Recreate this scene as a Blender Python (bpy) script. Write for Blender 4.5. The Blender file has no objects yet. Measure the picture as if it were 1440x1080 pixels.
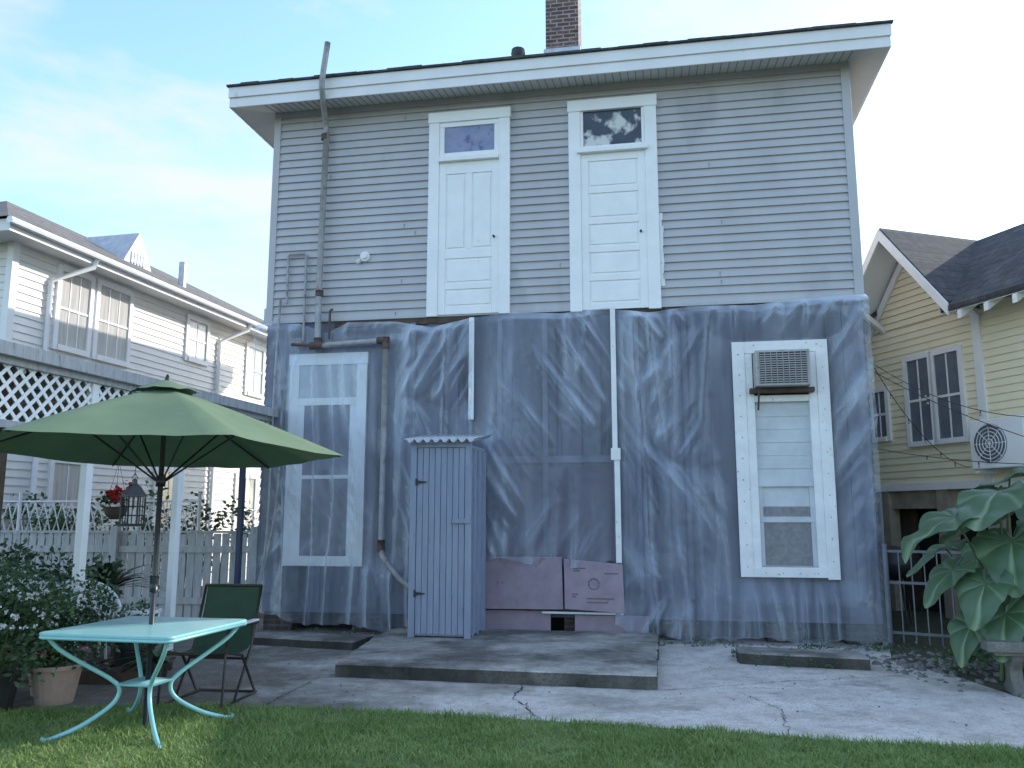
import bpy, math, random
from mathutils import Vector, Matrix, noise
random.seed(7)
R=math.radians
scene=bpy.context.scene
# ---------------------------------------------------------------- materials
def new_mat(name):
    m=bpy.data.materials.new(name); m.use_nodes=True
    nt=m.node_tree; return m,nt,nt.nodes["Principled BSDF"]
def pm(name,c1,c2=None,scale=3,rough=.6,bump=0,bscale=40,stretch=(1,1,1),metal=0,spec=.5,c3=None,s3=20,f3=.5,contrast=(.35,.65),trans=0):
    m,nt,b=new_mat(name); N=nt.nodes; L=nt.links
    b.inputs['Roughness'].default_value=rough; b.inputs['Metallic'].default_value=metal
    b.inputs['Specular IOR Level'].default_value=spec
    tc=N.new('ShaderNodeTexCoord'); mp=N.new('ShaderNodeMapping'); mp.inputs['Scale'].default_value=stretch
    L.new(tc.outputs['Object'],mp.inputs['Vector'])
    if c2 is None: c2=[x*.82 for x in c1]
    nz=N.new('ShaderNodeTexNoise'); nz.inputs['Scale'].default_value=scale; nz.inputs['Detail'].default_value=4; nz.inputs['Roughness'].default_value=.65
    L.new(mp.outputs[0],nz.inputs['Vector'])
    cr=N.new('ShaderNodeMapRange'); cr.inputs['From Min'].default_value=contrast[0]; cr.inputs['From Max'].default_value=contrast[1]
    L.new(nz.outputs['Fac'],cr.inputs['Value'])
    mx=N.new('ShaderNodeMix'); mx.data_type='RGBA'; mx.inputs[6].default_value=(*c1,1); mx.inputs[7].default_value=(*c2,1)
    L.new(cr.outputs[0],mx.inputs[0]); out=mx.outputs[2]
    if c3:
        n3=N.new('ShaderNodeTexNoise'); n3.inputs['Scale'].default_value=s3; n3.inputs['Detail'].default_value=3
        L.new(mp.outputs[0],n3.inputs['Vector'])
        r3=N.new('ShaderNodeMapRange'); r3.inputs['From Min'].default_value=f3; r3.inputs['From Max'].default_value=f3+.1
        L.new(n3.outputs['Fac'],r3.inputs['Value'])
        m3=N.new('ShaderNodeMix'); m3.data_type='RGBA'; m3.inputs[7].default_value=(*c3,1)
        L.new(r3.outputs[0],m3.inputs[0]); L.new(out,m3.inputs[6]); out=m3.outputs[2]
    L.new(out,b.inputs['Base Color'])
    if bump:
        nb=N.new('ShaderNodeTexNoise'); nb.inputs['Scale'].default_value=bscale; nb.inputs['Detail'].default_value=2
        L.new(mp.outputs[0],nb.inputs['Vector'])
        bp=N.new('ShaderNodeBump'); bp.inputs['Strength'].default_value=bump; bp.inputs['Distance'].default_value=.01
        L.new(nb.outputs['Fac'],bp.inputs['Height']); L.new(bp.outputs[0],b.inputs['Normal'])
    if trans:
        t=N.new('ShaderNodeBsdfTranslucent'); L.new(out,t.inputs['Color'])
        ms=N.new('ShaderNodeMixShader'); ms.inputs[0].default_value=trans
        L.new(b.outputs[0],ms.inputs[1]); L.new(t.outputs[0],ms.inputs[2]); L.new(ms.outputs[0],N['Material Output'].inputs[0])
    return m
def brick_mat(name,c1,c2,mortar,w,h,ms=.012,axis='xz',bump=.6,rough=.85):
    m,nt,b=new_mat(name); N=nt.nodes; L=nt.links
    tc=N.new('ShaderNodeTexCoord'); sp=N.new('ShaderNodeSeparateXYZ'); cb=N.new('ShaderNodeCombineXYZ')
    L.new(tc.outputs['Object'],sp.inputs[0])
    if axis=='xz':
        ad=N.new('ShaderNodeMath'); L.new(sp.outputs[0],ad.inputs[0]); L.new(sp.outputs[1],ad.inputs[1]); L.new(ad.outputs[0],cb.inputs[0]); L.new(sp.outputs[2],cb.inputs[1])
    else:
        L.new(sp.outputs[0],cb.inputs[0]); L.new(sp.outputs[2],cb.inputs[1])
    br=N.new('ShaderNodeTexBrick'); br.inputs['Scale'].default_value=1; br.inputs['Brick Width'].default_value=w; br.inputs['Row Height'].default_value=h
    br.inputs['Mortar Size'].default_value=ms; br.inputs['Color1'].default_value=(*c1,1); br.inputs['Color2'].default_value=(*c2,1); br.inputs['Mortar'].default_value=(*mortar,1)
    L.new(cb.outputs[0],br.inputs['Vector'])
    nz=N.new('ShaderNodeTexNoise'); nz.inputs['Scale'].default_value=9; nz.inputs['Detail'].default_value=4; L.new(tc.outputs['Object'],nz.inputs['Vector'])
    mr=N.new('ShaderNodeMapRange'); mr.inputs['From Min'].default_value=.3; mr.inputs['From Max'].default_value=.7; mr.inputs['To Min'].default_value=.6; mr.inputs['To Max'].default_value=1.25
    L.new(nz.outputs['Fac'],mr.inputs['Value'])
    vm=N.new('ShaderNodeVectorMath'); vm.operation='SCALE'; L.new(br.outputs['Color'],vm.inputs[0]); L.new(mr.outputs[0],vm.inputs['Scale'])
    L.new(vm.outputs[0],b.inputs['Base Color']); b.inputs['Roughness'].default_value=rough
    bp=N.new('ShaderNodeBump'); bp.invert=True; bp.inputs['Strength'].default_value=bump; bp.inputs['Distance'].default_value=.01
    L.new(br.outputs['Fac'],bp.inputs['Height']); L.new(bp.outputs[0],b.inputs['Normal'])
    return m
M={}
M['siding']=pm('siding_vinyl',(.50,.495,.51),(.44,.435,.45),scale=1.2,rough=.55,stretch=(1,1,.5),c3=(.40,.395,.41),s3=1.6,f3=.60)
M['white']=pm('white_paint',(.88,.88,.88),(.82,.82,.82),scale=3,rough=.5,bump=.2,bscale=35,c3=(.66,.65,.62),s3=14,f3=.71)
M['white_old']=pm('weathered_white_paint',(.84,.84,.84),(.74,.74,.74),scale=4,rough=.6,bump=.4,bscale=30,c3=(.38,.34,.29),s3=20,f3=.67)
M['fascia']=pm('fascia_aluminium',(.82,.82,.82),(.75,.75,.75),scale=1.5,rough=.4,c3=(.60,.58,.55),s3=6,f3=.70)
M['soffit']=pm('soffit_vinyl',(.66,.64,.62),(.6,.58,.56),scale=2,rough=.6)
M['shingle']=brick_mat('asphalt_shingle',(.05,.05,.055),(.08,.08,.085),(.03,.03,.03),.3,.13,.006,axis='x',bump=.5)
M['shingle2']=brick_mat('brown_shingle',(.13,.115,.10),(.19,.17,.15),(.06,.055,.05),.3,.1,.006,axis='x',bump=.5)
M['brick']=brick_mat('chimney_brick',(.12,.06,.05),(.19,.11,.09),(.32,.30,.29),.2,.068,.011)
M['wrap']=pm('sheathing_board',(.16,.17,.225),(.09,.095,.13),scale=1.1,rough=.8,stretch=(2.5,1,.35),c3=(.05,.053,.075),s3=2.0,f3=.56)
M['dark']=pm('dark_gap',(.02,.018,.016),(.035,.03,.028),rough=.9)
M['joint']=pm('lap_joint',(.25,.24,.24),rough=.8)
M['brown']=pm('old_wood',(.10,.065,.045),(.05,.035,.03),scale=8,rough=.8,bump=.4)
M['glass']=pm('window_glass',(.10,.12,.15),(.16,.18,.21),scale=2,rough=.08,spec=.8)
M['glassmilk']=pm('taped_glass',(.20,.22,.36),(.27,.29,.42),scale=5,rough=.25,c3=(.12,.13,.26),s3=8,f3=.55)
M['paper']=pm('torn_paper_glass',(.035,.045,.065),(.06,.07,.09),scale=3,rough=.2,c3=(.62,.62,.60),s3=4.5,f3=.53)
M['pipe']=pm('galvanised_pipe',(.40,.40,.40),(.29,.28,.28),scale=9,rough=.6,metal=.1,c3=(.24,.17,.14),s3=7,f3=.60)
M['rust']=pm('rusty_pipe',(.13,.08,.065),(.08,.055,.05),scale=14,rough=.8,bump=.4)
M['shed']=pm('shed_paint',(.285,.325,.42),(.23,.265,.355),scale=3,rough=.6,bump=.35,bscale=22,stretch=(4,4,.5),c3=(.17,.20,.26),s3=9,f3=.64)
M['tin']=pm('corrugated_tin',(.60,.62,.65),(.45,.47,.49),scale=6,rough=.45,metal=.3)
M['black']=pm('black_metal',(.02,.02,.022),(.03,.03,.03),rough=.45)
M['foam']=pm('foam_board',(.34,.27,.32),(.27,.21,.26),scale=4,rough=.7,c3=(.21,.16,.20),s3=7,f3=.64,bump=.15,bscale=8)
M['foam2']=pm('foam_board_print',(.17,.12,.16),rough=.7)
M['acwhite']=pm('ac_plastic',(.46,.45,.44),(.36,.34,.32),scale=6,rough=.6,c3=(.22,.19,.16),s3=9,f3=.62)
M['acgrille']=pm('ac_grille',(.38,.36,.37),(.30,.28,.28),rough=.6)
M['yellow']=pm('yellow_siding',(.84,.76,.55),(.79,.71,.51),scale=2,rough=.6)
M['tan']=pm('tan_pier',(.38,.32,.24),(.26,.22,.17),scale=5,rough=.8)
M['cream']=pm('cream_siding',(.82,.79,.75),(.76,.73,.69),scale=1.5,rough=.6)
M['creamtrim']=pm('cream_trim',(.83,.82,.81),(.78,.77,.76),rough=.5)
M['green']=pm('green_canvas',(.14,.205,.12),(.115,.175,.10),scale=3,rough=.9,trans=.06)
M['sling']=pm('green_sling',(.02,.055,.03),(.03,.075,.04),scale=6,rough=.7)
M['turq']=pm('turquoise_enamel',(.29,.59,.61),(.25,.54,.56),scale=3,rough=.3,c3=(.38,.60,.60),s3=30,f3=.68)
M['pole']=pm('umbrella_pole',(.02,.024,.03),rough=.35)
M['bronze']=pm('chair_frame',(.06,.05,.04),rough=.35,metal=.4)
M['navy']=pm('blue_post',(.03,.04,.09),rough=.5)
M['fencew']=pm('fence_paint',(.48,.48,.49),(.36,.36,.37),scale=5,rough=.7,bump=.4,bscale=25,stretch=(3,3,.5),c3=(.24,.24,.22),s3=9,f3=.62)
M['galv']=pm('painted_grey_steel',(.17,.19,.21),(.11,.12,.14),rough=.5,metal=.3)
M['terra']=pm('pink_pot',(.45,.33,.28),(.36,.25,.2),rough=.8)
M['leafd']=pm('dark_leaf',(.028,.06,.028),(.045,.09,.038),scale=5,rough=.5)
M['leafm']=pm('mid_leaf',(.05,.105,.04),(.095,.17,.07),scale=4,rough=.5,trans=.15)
M['litter']=pm('dry_leaves',(.10,.06,.035),(.16,.11,.06),scale=9,rough=.8)
M['petal']=pm('white_petal',(.8,.8,.82),rough=.6)
M['pinkp']=pm('pink_petal',(.62,.22,.32),rough=.6)
M['redp']=pm('red_petal',(.5,.02,.02),rough=.6)
M['stem']=pm('plant_stem',(.10,.16,.06),(.08,.13,.05),rough=.5)
M['rock']=pm('rubble_stone',(.10,.09,.085),(.24,.23,.22),scale=9,rough=.9,bump=.5)
M['grass']=pm('grass_blade',(.155,.25,.062),(.24,.34,.105),scale=1.7,rough=.6,trans=.22,contrast=(.4,.6),c3=(.42,.41,.21),s3=55,f3=.60)
M['bulb']=pm('bulb_glass',(.3,.28,.24),rough=.2)
M['wicker']=pm('white_wicker',(.78,.78,.78),(.65,.65,.65),rough=.5)
def concrete(name,base,dark,light,stain_lo=.45,stain_hi=.62,grad=None):
    m,nt,b=new_mat(name); N=nt.nodes; L=nt.links
    tc=N.new('ShaderNodeTexCoord')
    def nz(s,d=4,r=.65):
        n=N.new('ShaderNodeTexNoise'); n.inputs['Scale'].default_value=s; n.inputs['Detail'].default_value=d; n.inputs['Roughness'].default_value=r
        L.new(tc.outputs['Object'],n.inputs['Vector']); return n.outputs['Fac']
    def mr(v,a,c,lo=0,hi=1):
        n=N.new('ShaderNodeMapRange'); n.inputs['From Min'].default_value=a; n.inputs['From Max'].default_value=c; n.inputs['To Min'].default_value=lo; n.inputs['To Max'].default_value=hi
        L.new(v,n.inputs['Value']); return n.outputs[0]
    def mix(f,a,c):
        n=N.new('ShaderNodeMix'); n.data_type='RGBA'; L.new(f,n.inputs[0])
        for i,x in((6,a),(7,c)):
            if isinstance(x,tuple): n.inputs[i].default_value=(*x,1)
            else: L.new(x,n.inputs[i])
        return n.outputs[2]
    col=mix(mr(nz(1.3),.4,.62),base,light)
    st=nz(.8,6,.72)
    if grad:
        sp=N.new('ShaderNodeSeparateXYZ'); L.new(tc.outputs['Object'],sp.inputs[0])
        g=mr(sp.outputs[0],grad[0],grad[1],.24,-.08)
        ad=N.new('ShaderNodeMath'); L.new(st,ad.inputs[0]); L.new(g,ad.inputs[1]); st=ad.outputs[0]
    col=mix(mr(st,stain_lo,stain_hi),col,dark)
    col=mix(mr(nz(5,5,.75),.47,.66,0,.65),col,tuple(x*.55 for x in base))
    col=mix(mr(nz(60,2),.53,.68,0,.7),col,tuple(x*.45 for x in base))
    L.new(col,b.inputs['Base Color']); b.inputs['Roughness'].default_value=.85
    bp=N.new('ShaderNodeBump'); bp.inputs['Strength'].default_value=.6; bp.inputs['Distance'].default_value=.01
    L.new(nz(45,3,.7),bp.inputs['Height']); L.new(bp.outputs[0],b.inputs['Normal'])
    return m
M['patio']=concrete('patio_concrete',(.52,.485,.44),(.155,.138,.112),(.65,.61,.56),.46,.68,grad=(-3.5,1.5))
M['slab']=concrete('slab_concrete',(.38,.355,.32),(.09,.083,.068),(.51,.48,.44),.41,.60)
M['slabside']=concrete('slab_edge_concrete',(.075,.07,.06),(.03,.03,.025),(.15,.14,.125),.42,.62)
def plastic():
    m,nt,b=new_mat('plastic_sheeting'); N=nt.nodes; L=nt.links
    tc=N.new('ShaderNodeTexCoord')
    mp=N.new('ShaderNodeMapping'); mp.inputs['Scale'].default_value=(1,1,.3); L.new(tc.outputs['Object'],mp.inputs[0])
    b.inputs['Base Color'].default_value=(.62,.69,.80,1); b.inputs['Roughness'].default_value=.2; b.inputs['Specular IOR Level'].default_value=1.0
    n1=N.new('ShaderNodeTexNoise'); n1.inputs['Scale'].default_value=8; n1.inputs['Detail'].default_value=2; n1.inputs['Distortion'].default_value=.8; L.new(mp.outputs[0],n1.inputs[0])
    bp=N.new('ShaderNodeBump'); bp.inputs['Strength'].default_value=.22; bp.inputs['Distance'].default_value=.03; L.new(n1.outputs['Fac'],bp.inputs['Height']); L.new(bp.outputs[0],b.inputs['Normal'])
    tr=N.new('ShaderNodeBsdfTransparent'); tr.inputs[0].default_value=(.94,.965,1,1)
    at=N.new('ShaderNodeAttribute'); at.attribute_name='crease_highlight'
    n2=N.new('ShaderNodeTexNoise'); n2.inputs['Scale'].default_value=.9; n2.inputs['Detail'].default_value=3; L.new(mp.outputs[0],n2.inputs[0])
    lw=N.new('ShaderNodeLayerWeight'); lw.inputs['Blend'].default_value=.42; L.new(bp.outputs[0],lw.inputs['Normal'])
    def mad(v,k,add):
        q=N.new('ShaderNodeMath'); q.operation='MULTIPLY_ADD'; q.inputs[1].default_value=k; L.new(v,q.inputs[0])
        if isinstance(add,float): q.inputs[2].default_value=add
        else: L.new(add,q.inputs[2])
        return q.outputs[0]
    f=mad(lw.outputs['Facing'],.85,-.07); f=mad(n2.outputs['Fac'],.36,f); f=mad(at.outputs['Fac'],.26,f)  # fold highlights put into the opacity along creases, where bunched film is denser
    cl=N.new('ShaderNodeClamp'); cl.inputs['Min'].default_value=.10; cl.inputs['Max'].default_value=.86; L.new(f,cl.inputs[0])
    ms=N.new('ShaderNodeMixShader'); L.new(cl.outputs[0],ms.inputs[0]); L.new(tr.outputs[0],ms.inputs[1]); L.new(b.outputs[0],ms.inputs[2])
    L.new(ms.outputs[0],N['Material Output'].inputs[0])
    return m
M['plastic']=plastic()
# ---------------------------------------------------------------- mesh builder
class MB:
    def __init__(s): s.v=[]; s.f=[]
    def box(s,x0,x1,y0,y1,z0,z1):
        i=len(s.v)
        s.v+=[(x0,y0,z0),(x1,y0,z0),(x1,y1,z0),(x0,y1,z0),(x0,y0,z1),(x1,y0,z1),(x1,y1,z1),(x0,y1,z1)]
        s.f+=[(i,i+3,i+2,i+1),(i+4,i+5,i+6,i+7),(i,i+1,i+5,i+4),(i+1,i+2,i+6,i+5),(i+2,i+3,i+7,i+6),(i+3,i,i+4,i+7)]
        return s
    def w(s,s0,s1,o0,o1,z0,z1):   # wall-space box, o = distance out of the wall
        return s.box(s0,s1,-o1,-o0,z0,z1)
    def poly(s,pts):
        i=len(s.v); s.v+=[tuple(p) for p in pts]; s.f.append(tuple(range(i,i+len(pts)))); return s
    def prism(s,pts,d):
        n=len(pts); i=len(s.v); d=Vector(d)
        s.v+=[tuple(p) for p in pts]+[tuple(Vector(p)+d) for p in pts]
        s.f.append(tuple(range(i,i+n))[::-1]); s.f.append(tuple(range(i+n,i+2*n)))
        for k in range(n): s.f.append((i+k,i+(k+1)%n,i+n+(k+1)%n,i+n+k))
        return s
    def tube(s,pts,r,n=8,smooth_pts=0,caps=True):
        pts=[Vector(p) for p in pts]
        if smooth_pts:
            P=[pts[0]*2-pts[1]]+pts+[pts[-1]*2-pts[-2]]; q=[]
            for k in range(1,len(P)-2):
                for j in range(smooth_pts):
                    t=j/smooth_pts; a,b,c,d=P[k-1],P[k],P[k+1],P[k+2]
                    q.append(.5*((2*b)+(c-a)*t+(2*a-5*b+4*c-d)*t*t+(3*b-a-3*c+d)*t**3))
            q.append(pts[-1]); pts=q
        m=len(pts); rr=r if isinstance(r,(list,tuple)) else [r]*m
        if len(rr)!=m: rr=[rr[0]+(rr[-1]-rr[0])*k/(m-1) for k in range(m)]
        i0=len(s.v); up=None
        for k,p in enumerate(pts):
            d=(pts[min(k+1,m-1)]-pts[max(k-1,0)]).normalized()
            if up is None:
                up=Vector((0,0,1)) if abs(d.z)<.9 else Vector((1,0,0))
            a=d.cross(up).normalized(); b=a.cross(d).normalized(); up=b
            for j in range(n):
                t=2*math.pi*j/n; s.v.append(tuple(p+a*math.cos(t)*rr[k]+b*math.sin(t)*rr[k]))
        for k in range(m-1):
            for j in range(n):
                a=i0+k*n+j;b2=i0+k*n+(j+1)%n; s.f.append((a,b2,b2+n,a+n))
        if caps:
            s.f.append(tuple(range(i0,i0+n))); s.f.append(tuple(range(i0+(m-1)*n,i0+m*n))[::-1])
        return s
    def lathe(s,c,prof,n=20):
        i0=len(s.v)
        for r,z in prof:
            for j in range(n):
                t=2*math.pi*j/n; s.v.append((c[0]+r*math.cos(t),c[1]+r*math.sin(t),c[2]+z))
        for k in range(len(prof)-1):
            for j in range(n):
                a=i0+k*n+j;b=i0+k*n+(j+1)%n; s.f.append((a,b,b+n,a+n))
        return s
    def siding(s,o,u,nrm,length,z0,z1,h=.114,d=.02):
        o=Vector(o);u=Vector(u);nrm=Vector(nrm); z=z0
        while z<z1-1e-4:
            zt=min(z+h,z1)
            a=o+nrm*(.004+d); b=o+nrm*.004
            p=[(a.x,a.y,z),(a.x+u.x*length,a.y+u.y*length,z),(b.x+u.x*length,b.y+u.y*length,zt),(b.x,b.y,zt)]
            s.poly(p)
            s.poly([(b.x,b.y,z),(b.x+u.x*length,b.y+u.y*length,z),p[1],p[0]])
            z+=h
        return s
    def obj(s,name,mat,parent=None,smooth=False,bevel=0):
        me=bpy.data.meshes.new(name); me.from_pydata(s.v,[],s.f); me.update()
        o=bpy.data.objects.new(name,me); scene.collection.objects.link(o)
        me.materials.append(mat)
        if parent: o.parent=parent
        if smooth:
            for p in me.polygons: p.use_smooth=True
        if bevel:
            b=o.modifiers.new('bevel','BEVEL'); b.width=bevel; b.segments=2; b.limit_method='ANGLE'
        return o
def empty(name,loc=(0,0,0),rz=0):
    e=bpy.data.objects.new(name,None); e.location=loc; e.rotation_euler=(0,0,rz); e.empty_display_size=.2
    scene.collection.objects.link(e); return e
# ================================================================= MAIN HOUSE
H=empty('clapboard_house',(-3.433,11.583,0),R(-10.27))
W=7.91; DEP=10; ZS=4.2; ZT=7.34
MB().siding((0,0,0),(1,0,0),(0,-1,0),W,ZS,ZT,d=.028).obj('upper_siding',M['siding'],H)
b=MB()
for k in range(27):
    if random.random()<.45: s=random.choice([.95,1.9,3.75,4.0,6.2,7.0,6.6])+random.gauss(0,.12); z=ZS+k*.114; b.w(s,s+.003,.018,.0332,z+.002,z+.07)
b.obj('siding_joints',M['joint'],H)
MB().box(.0,W,.0,DEP,.25,ZT-.01).obj('wall_core',M['wrap'],H)
b=MB(); b.siding((0,DEP,0),(0,-1,0),(-1,0,0),DEP,.3,ZT); b.siding((W,0,0),(0,1,0),(1,0,0),DEP,.3,ZT); b.siding((W,DEP,0),(-1,0,0),(0,1,0),W,.3,ZT)
b.obj('side_siding',M['siding'],H)
b=MB()
b.w(-.03,.07,-.06,.040,ZS-.05,ZT); b.w(W-.08,W+.03,-.06,.040,ZS-.05,ZT); b.w(.07,W-.08,.0,.036,ZT-.09,ZT)
b.w(.07,W-.08,.0,.038,ZS-.03,ZS+.012)
b.obj('corner_boards',M['siding'],H,bevel=.004)
b=MB(); x=.05
while x<W-.2:
    wd=random.choice([.19,.24,.3]); zt=random.choice([4.1,4.1,3.6,2.35,4.1]); zb=random.choice([.32,.32,.5])
    if not (6.2<x<7.4): b.w(x,x+wd,.001,.012+random.random()*.012,zb,zt)
    x+=wd+random.choice([.008,.02,.012,.09])
b.obj('sheathing_boards',M['wrap'],H)
b=MB(); b.w(2.9,4.9,.025,.045,2.18,2.27); b.w(0.05,.3,.025,.045,.5,4.1); b.w(5.7,5.76,.025,.05,.5,4.1); b.w(2.1,2.17,.025,.05,.5,4.1); b.w(3.9,3.97,.025,.04,.5,4.1)
b.w(5.1,5.15,.025,.04,.5,4.1); b.w(3.3,3.36,.025,.04,2.3,4.1)
b.obj('sheathing_battens',pm('batten_wood',(.20,.21,.27),(.13,.14,.19),scale=3,rough=.8),H)
MB().w(3.02,4.8,.025,.03,.4,2.15).obj('mauve_insulation_backing',pm('mauve_backing',(.13,.105,.155),(.085,.07,.105),scale=2,rough=.8),H)
MB().w(1.0,2.95,.0,.03,4.08,4.165).w(4.3,5.5,0,.025,4.1,4.165).w(5.6,W,0,.02,4.1,4.165).obj('exposed_lath',M['brown'],H)
b=MB()
for s0 in (.1,1.35,2.9,4.15,5.4,6.6,7.5): b.box(s0,s0+.4,.04,.4,0,.28)
b.obj('foundation_piers',brick_mat('pier_brick',(.07,.05,.04),(.10,.07,.06),(.10,.095,.09),.2,.07),H)
MB().box(.05,W-.05,.45,DEP-.1,0,.26).obj('crawlspace',M['dark'],H)
# roof
OV=.45; zf0,zf1=7.25,7.55; L0,L1=-.5,W+.42; B=DEP+OV
b=MB()
b.box(L0,L1,-OV-.02,-OV,zf0,zf1); b.box(L0,L1,B,B+.02,zf0,zf1); b.box(L0-.02,L0,-OV-.02,B+.02,zf0,zf1); b.box(L1,L1+.02,-OV-.02,B+.02,zf0,zf1)
b.box(L0-.03,L1+.03,-OV-.045,-OV-.02,zf0+.14,zf1-.005)
b.obj('fascia',M['fascia'],H,bevel=.004)
b=MB(); 
b.poly([(L0,-OV,zf0+.01),(L1,-OV,zf0+.01),(W,0,ZT),(0,0,ZT)]); b.poly([(L0,B,zf0+.01),(L0,-OV,zf0+.01),(0,0,ZT),(0,DEP,ZT)])
b.poly([(L1,-OV,zf0+.01),(L1,B,zf0+.01),(W,DEP,ZT),(W,0,ZT)]); b.poly([(L1,B,zf0+.01),(L0,B,zf0+.01),(0,DEP,ZT),(W,DEP,ZT)])
b.obj('soffit',M['soffit'],H)
b=MB(); x=.0
while x<W:
    b.prism([(x,-OV+.01,zf0+.003),(x+.012,-OV+.01,zf0+.003),(x+.012,-.04,ZT-.012),(x,-.04,ZT-.012)],(0,0,.008)); x+=.1
b.obj('soffit_ribs',pm('soffit_rib',(.36,.34,.31)),H)
e0,e1,f0,f1=L0-.05,L1+.05,-OV-.07,B+.05; hw=(e1-e0)/2; cx=(e0+e1)/2; rz=zf1+.55*hw
A=(e0,f0,zf1+.012);Bq=(e1,f0,zf1+.012);C=(e1,f1,zf1+.012);D=(e0,f1,zf1+.012);R1=(cx,f0+hw,rz);R2=(cx,f1-hw,rz)
b=MB(); b.poly([A,Bq,R1]); b.poly([Bq,C,R2,R1]); b.poly([C,D,R2]); b.poly([D,A,R1,R2]); b.poly([D,C,Bq,A])
b.obj('roof',M['shingle'],H)
b=MB(); x=e0
while x<e1: wd=random.uniform(.2,.34); b.box(x,min(x+wd,e1),f0-.004-random.random()*.012,f0+.05,zf1-.002,zf1+.022+random.random()*.012); x+=wd
b.obj('roof_drip_edge',M['shingle'],H)
b=MB(); b.box(3.77,4.29,1.45,2.0,7.6,10.9); b.box(3.73,4.33,1.41,2.04,10.62,10.9)
b.obj('chimney',M['brick'],H)
MB().box(3.74,4.32,1.42,2.03,8.3,8.80).obj('chimney_flashing',M['tin'],H)
MB().lathe((3.42,.9,8.0),[(0.09,0),(.09,.42),(.11,.45),(.1,.52),(.0,.58)],14).obj('roof_vent',M['black'],H,smooth=True)
# upper doors
def door_frame(b,s0,s1,z0,z1,tw,o0,o1,head=None):
    head=head or tw
    b.w(s0,s0+tw,o0,o1,z0,z1-head); b.w(s1-tw,s1,o0,o1,z0,z1-head); b.w(s0-.012,s1+.012,o0,o1+.012,z1-head,z1)
def panels(b,s0,s1,z0,z1,lst,base_o,st=.1,depth=.022):
    H_=z1-z0
    b.w(s0,s1,base_o-.02,base_o,z0,z1)
    b.w(s0,s0+st,base_o,base_o+depth,z0,z1); b.w(s1-st,s1,base_o,base_o+depth,z0,z1)
    prev=z0
    for (a,c,n) in lst:
        za=z0+a*H_; zc=z0+c*H_
        b.w(s0+st,s1-st,base_o,base_o+depth-.001,prev,za); prev=zc
        if n==2:
            m=(s0+s1)/2; b.w(m-.045,m+.045,base_o,base_o+depth-.001,za,zc)
            cols=[(s0+st,m-.045),(m+.045,s1-st)]
        else: cols=[(s0+st,s1-st)]
        for (p,q) in cols: b.w(p+.025,q-.025,base_o,base_o+.01,za+.025,zc-.025)
    b.w(s0+st,s1-st,base_o,base_o+depth-.001,prev,z1)
b=MB(); door_frame(b,2.32,3.47,4.17,7.1,.15,.0,.075); b.w(2.47,3.32,.0,.115,6.36,6.42); b.w(2.47,3.32,.0,.06,6.88,6.95)
b.w(2.47,2.54,0,.06,6.42,6.88); b.w(3.25,3.32,0,.06,6.42,6.88); b.w(2.54,3.25,0,.06,6.42,6.5)
panels(b,2.47,3.32,4.19,6.36,[(.05,.16,1),(.20,.36,1),(.42,.92,2)],.04,depth=.014)
b.obj('upper_door_frame_a',M['white'],H,bevel=.005)
MB().w(2.53,3.26,.0,.040,6.48,6.9).obj('transom_glass_a',M['glassmilk'],H)
b=MB(); door_frame(b,4.28,5.46,4.15,7.1,.16,.0,.078); b.w(4.40,5.34,.0,.125,6.33,6.39); b.w(4.44,4.48,0,.062,6.39,6.94); b.w(5.26,5.30,0,.062,6.39,6.94); b.w(4.48,5.26,0,.062,6.39,6.44)
panels(b,4.44,5.30,4.17,6.33,[(.04,.18,1),(.22,.36,1),(.40,.54,1),(.58,.74,1),(.78,.95,1)],.04,depth=.015)
b.obj('upper_door_frame_b',M['white'],H,bevel=.005)
MB().w(4.47,5.27,.0,.040,6.43,6.95).obj('transom_glass_b',M['paper'],H)
b=MB(); z=4.45
while z<5.35: q=random.uniform(.01,.04); b.w(5.462,5.48+q,.02,.040,z,z+.09); z+=.09
b.obj('peeling_strip',M['white_old'],H)
kb=MB()
for (s,z) in((3.25,5.25),(5.22,5.2)): kb.tube([(s,-.05,z),(s,-.09,z)],.016,8)
kb.obj('door_knobs',M['black'],H)
# lower left door (behind plastic)
b=MB(); door_frame(b,.37,1.49,.85,3.72,.14,.0,.04,head=.16); b.w(.51,1.35,0,.045,3.0,3.1); b.w(.51,1.35,0,.04,.85,.98)
b.w(.51,.6,0,.035,.98,3.0); b.w(1.26,1.35,0,.035,.98,3.0); b.w(.6,1.26,0,.035,2.0,2.05)
b.obj('lower_door_frame',M['white'],H)
b=MB(); b.w(.51,1.35,.0,.03,3.1,3.56); b.obj('lower_door_transom',pm('curtained_glass',(.50,.53,.56),(.40,.43,.46),rough=.3),H)
b=MB(); b.w(.6,1.26,0,.03,.98,3.0); b.obj('lower_door_glass',pm('screen_glass',(.20,.21,.26),(.13,.14,.18),rough=.3),H)
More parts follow.
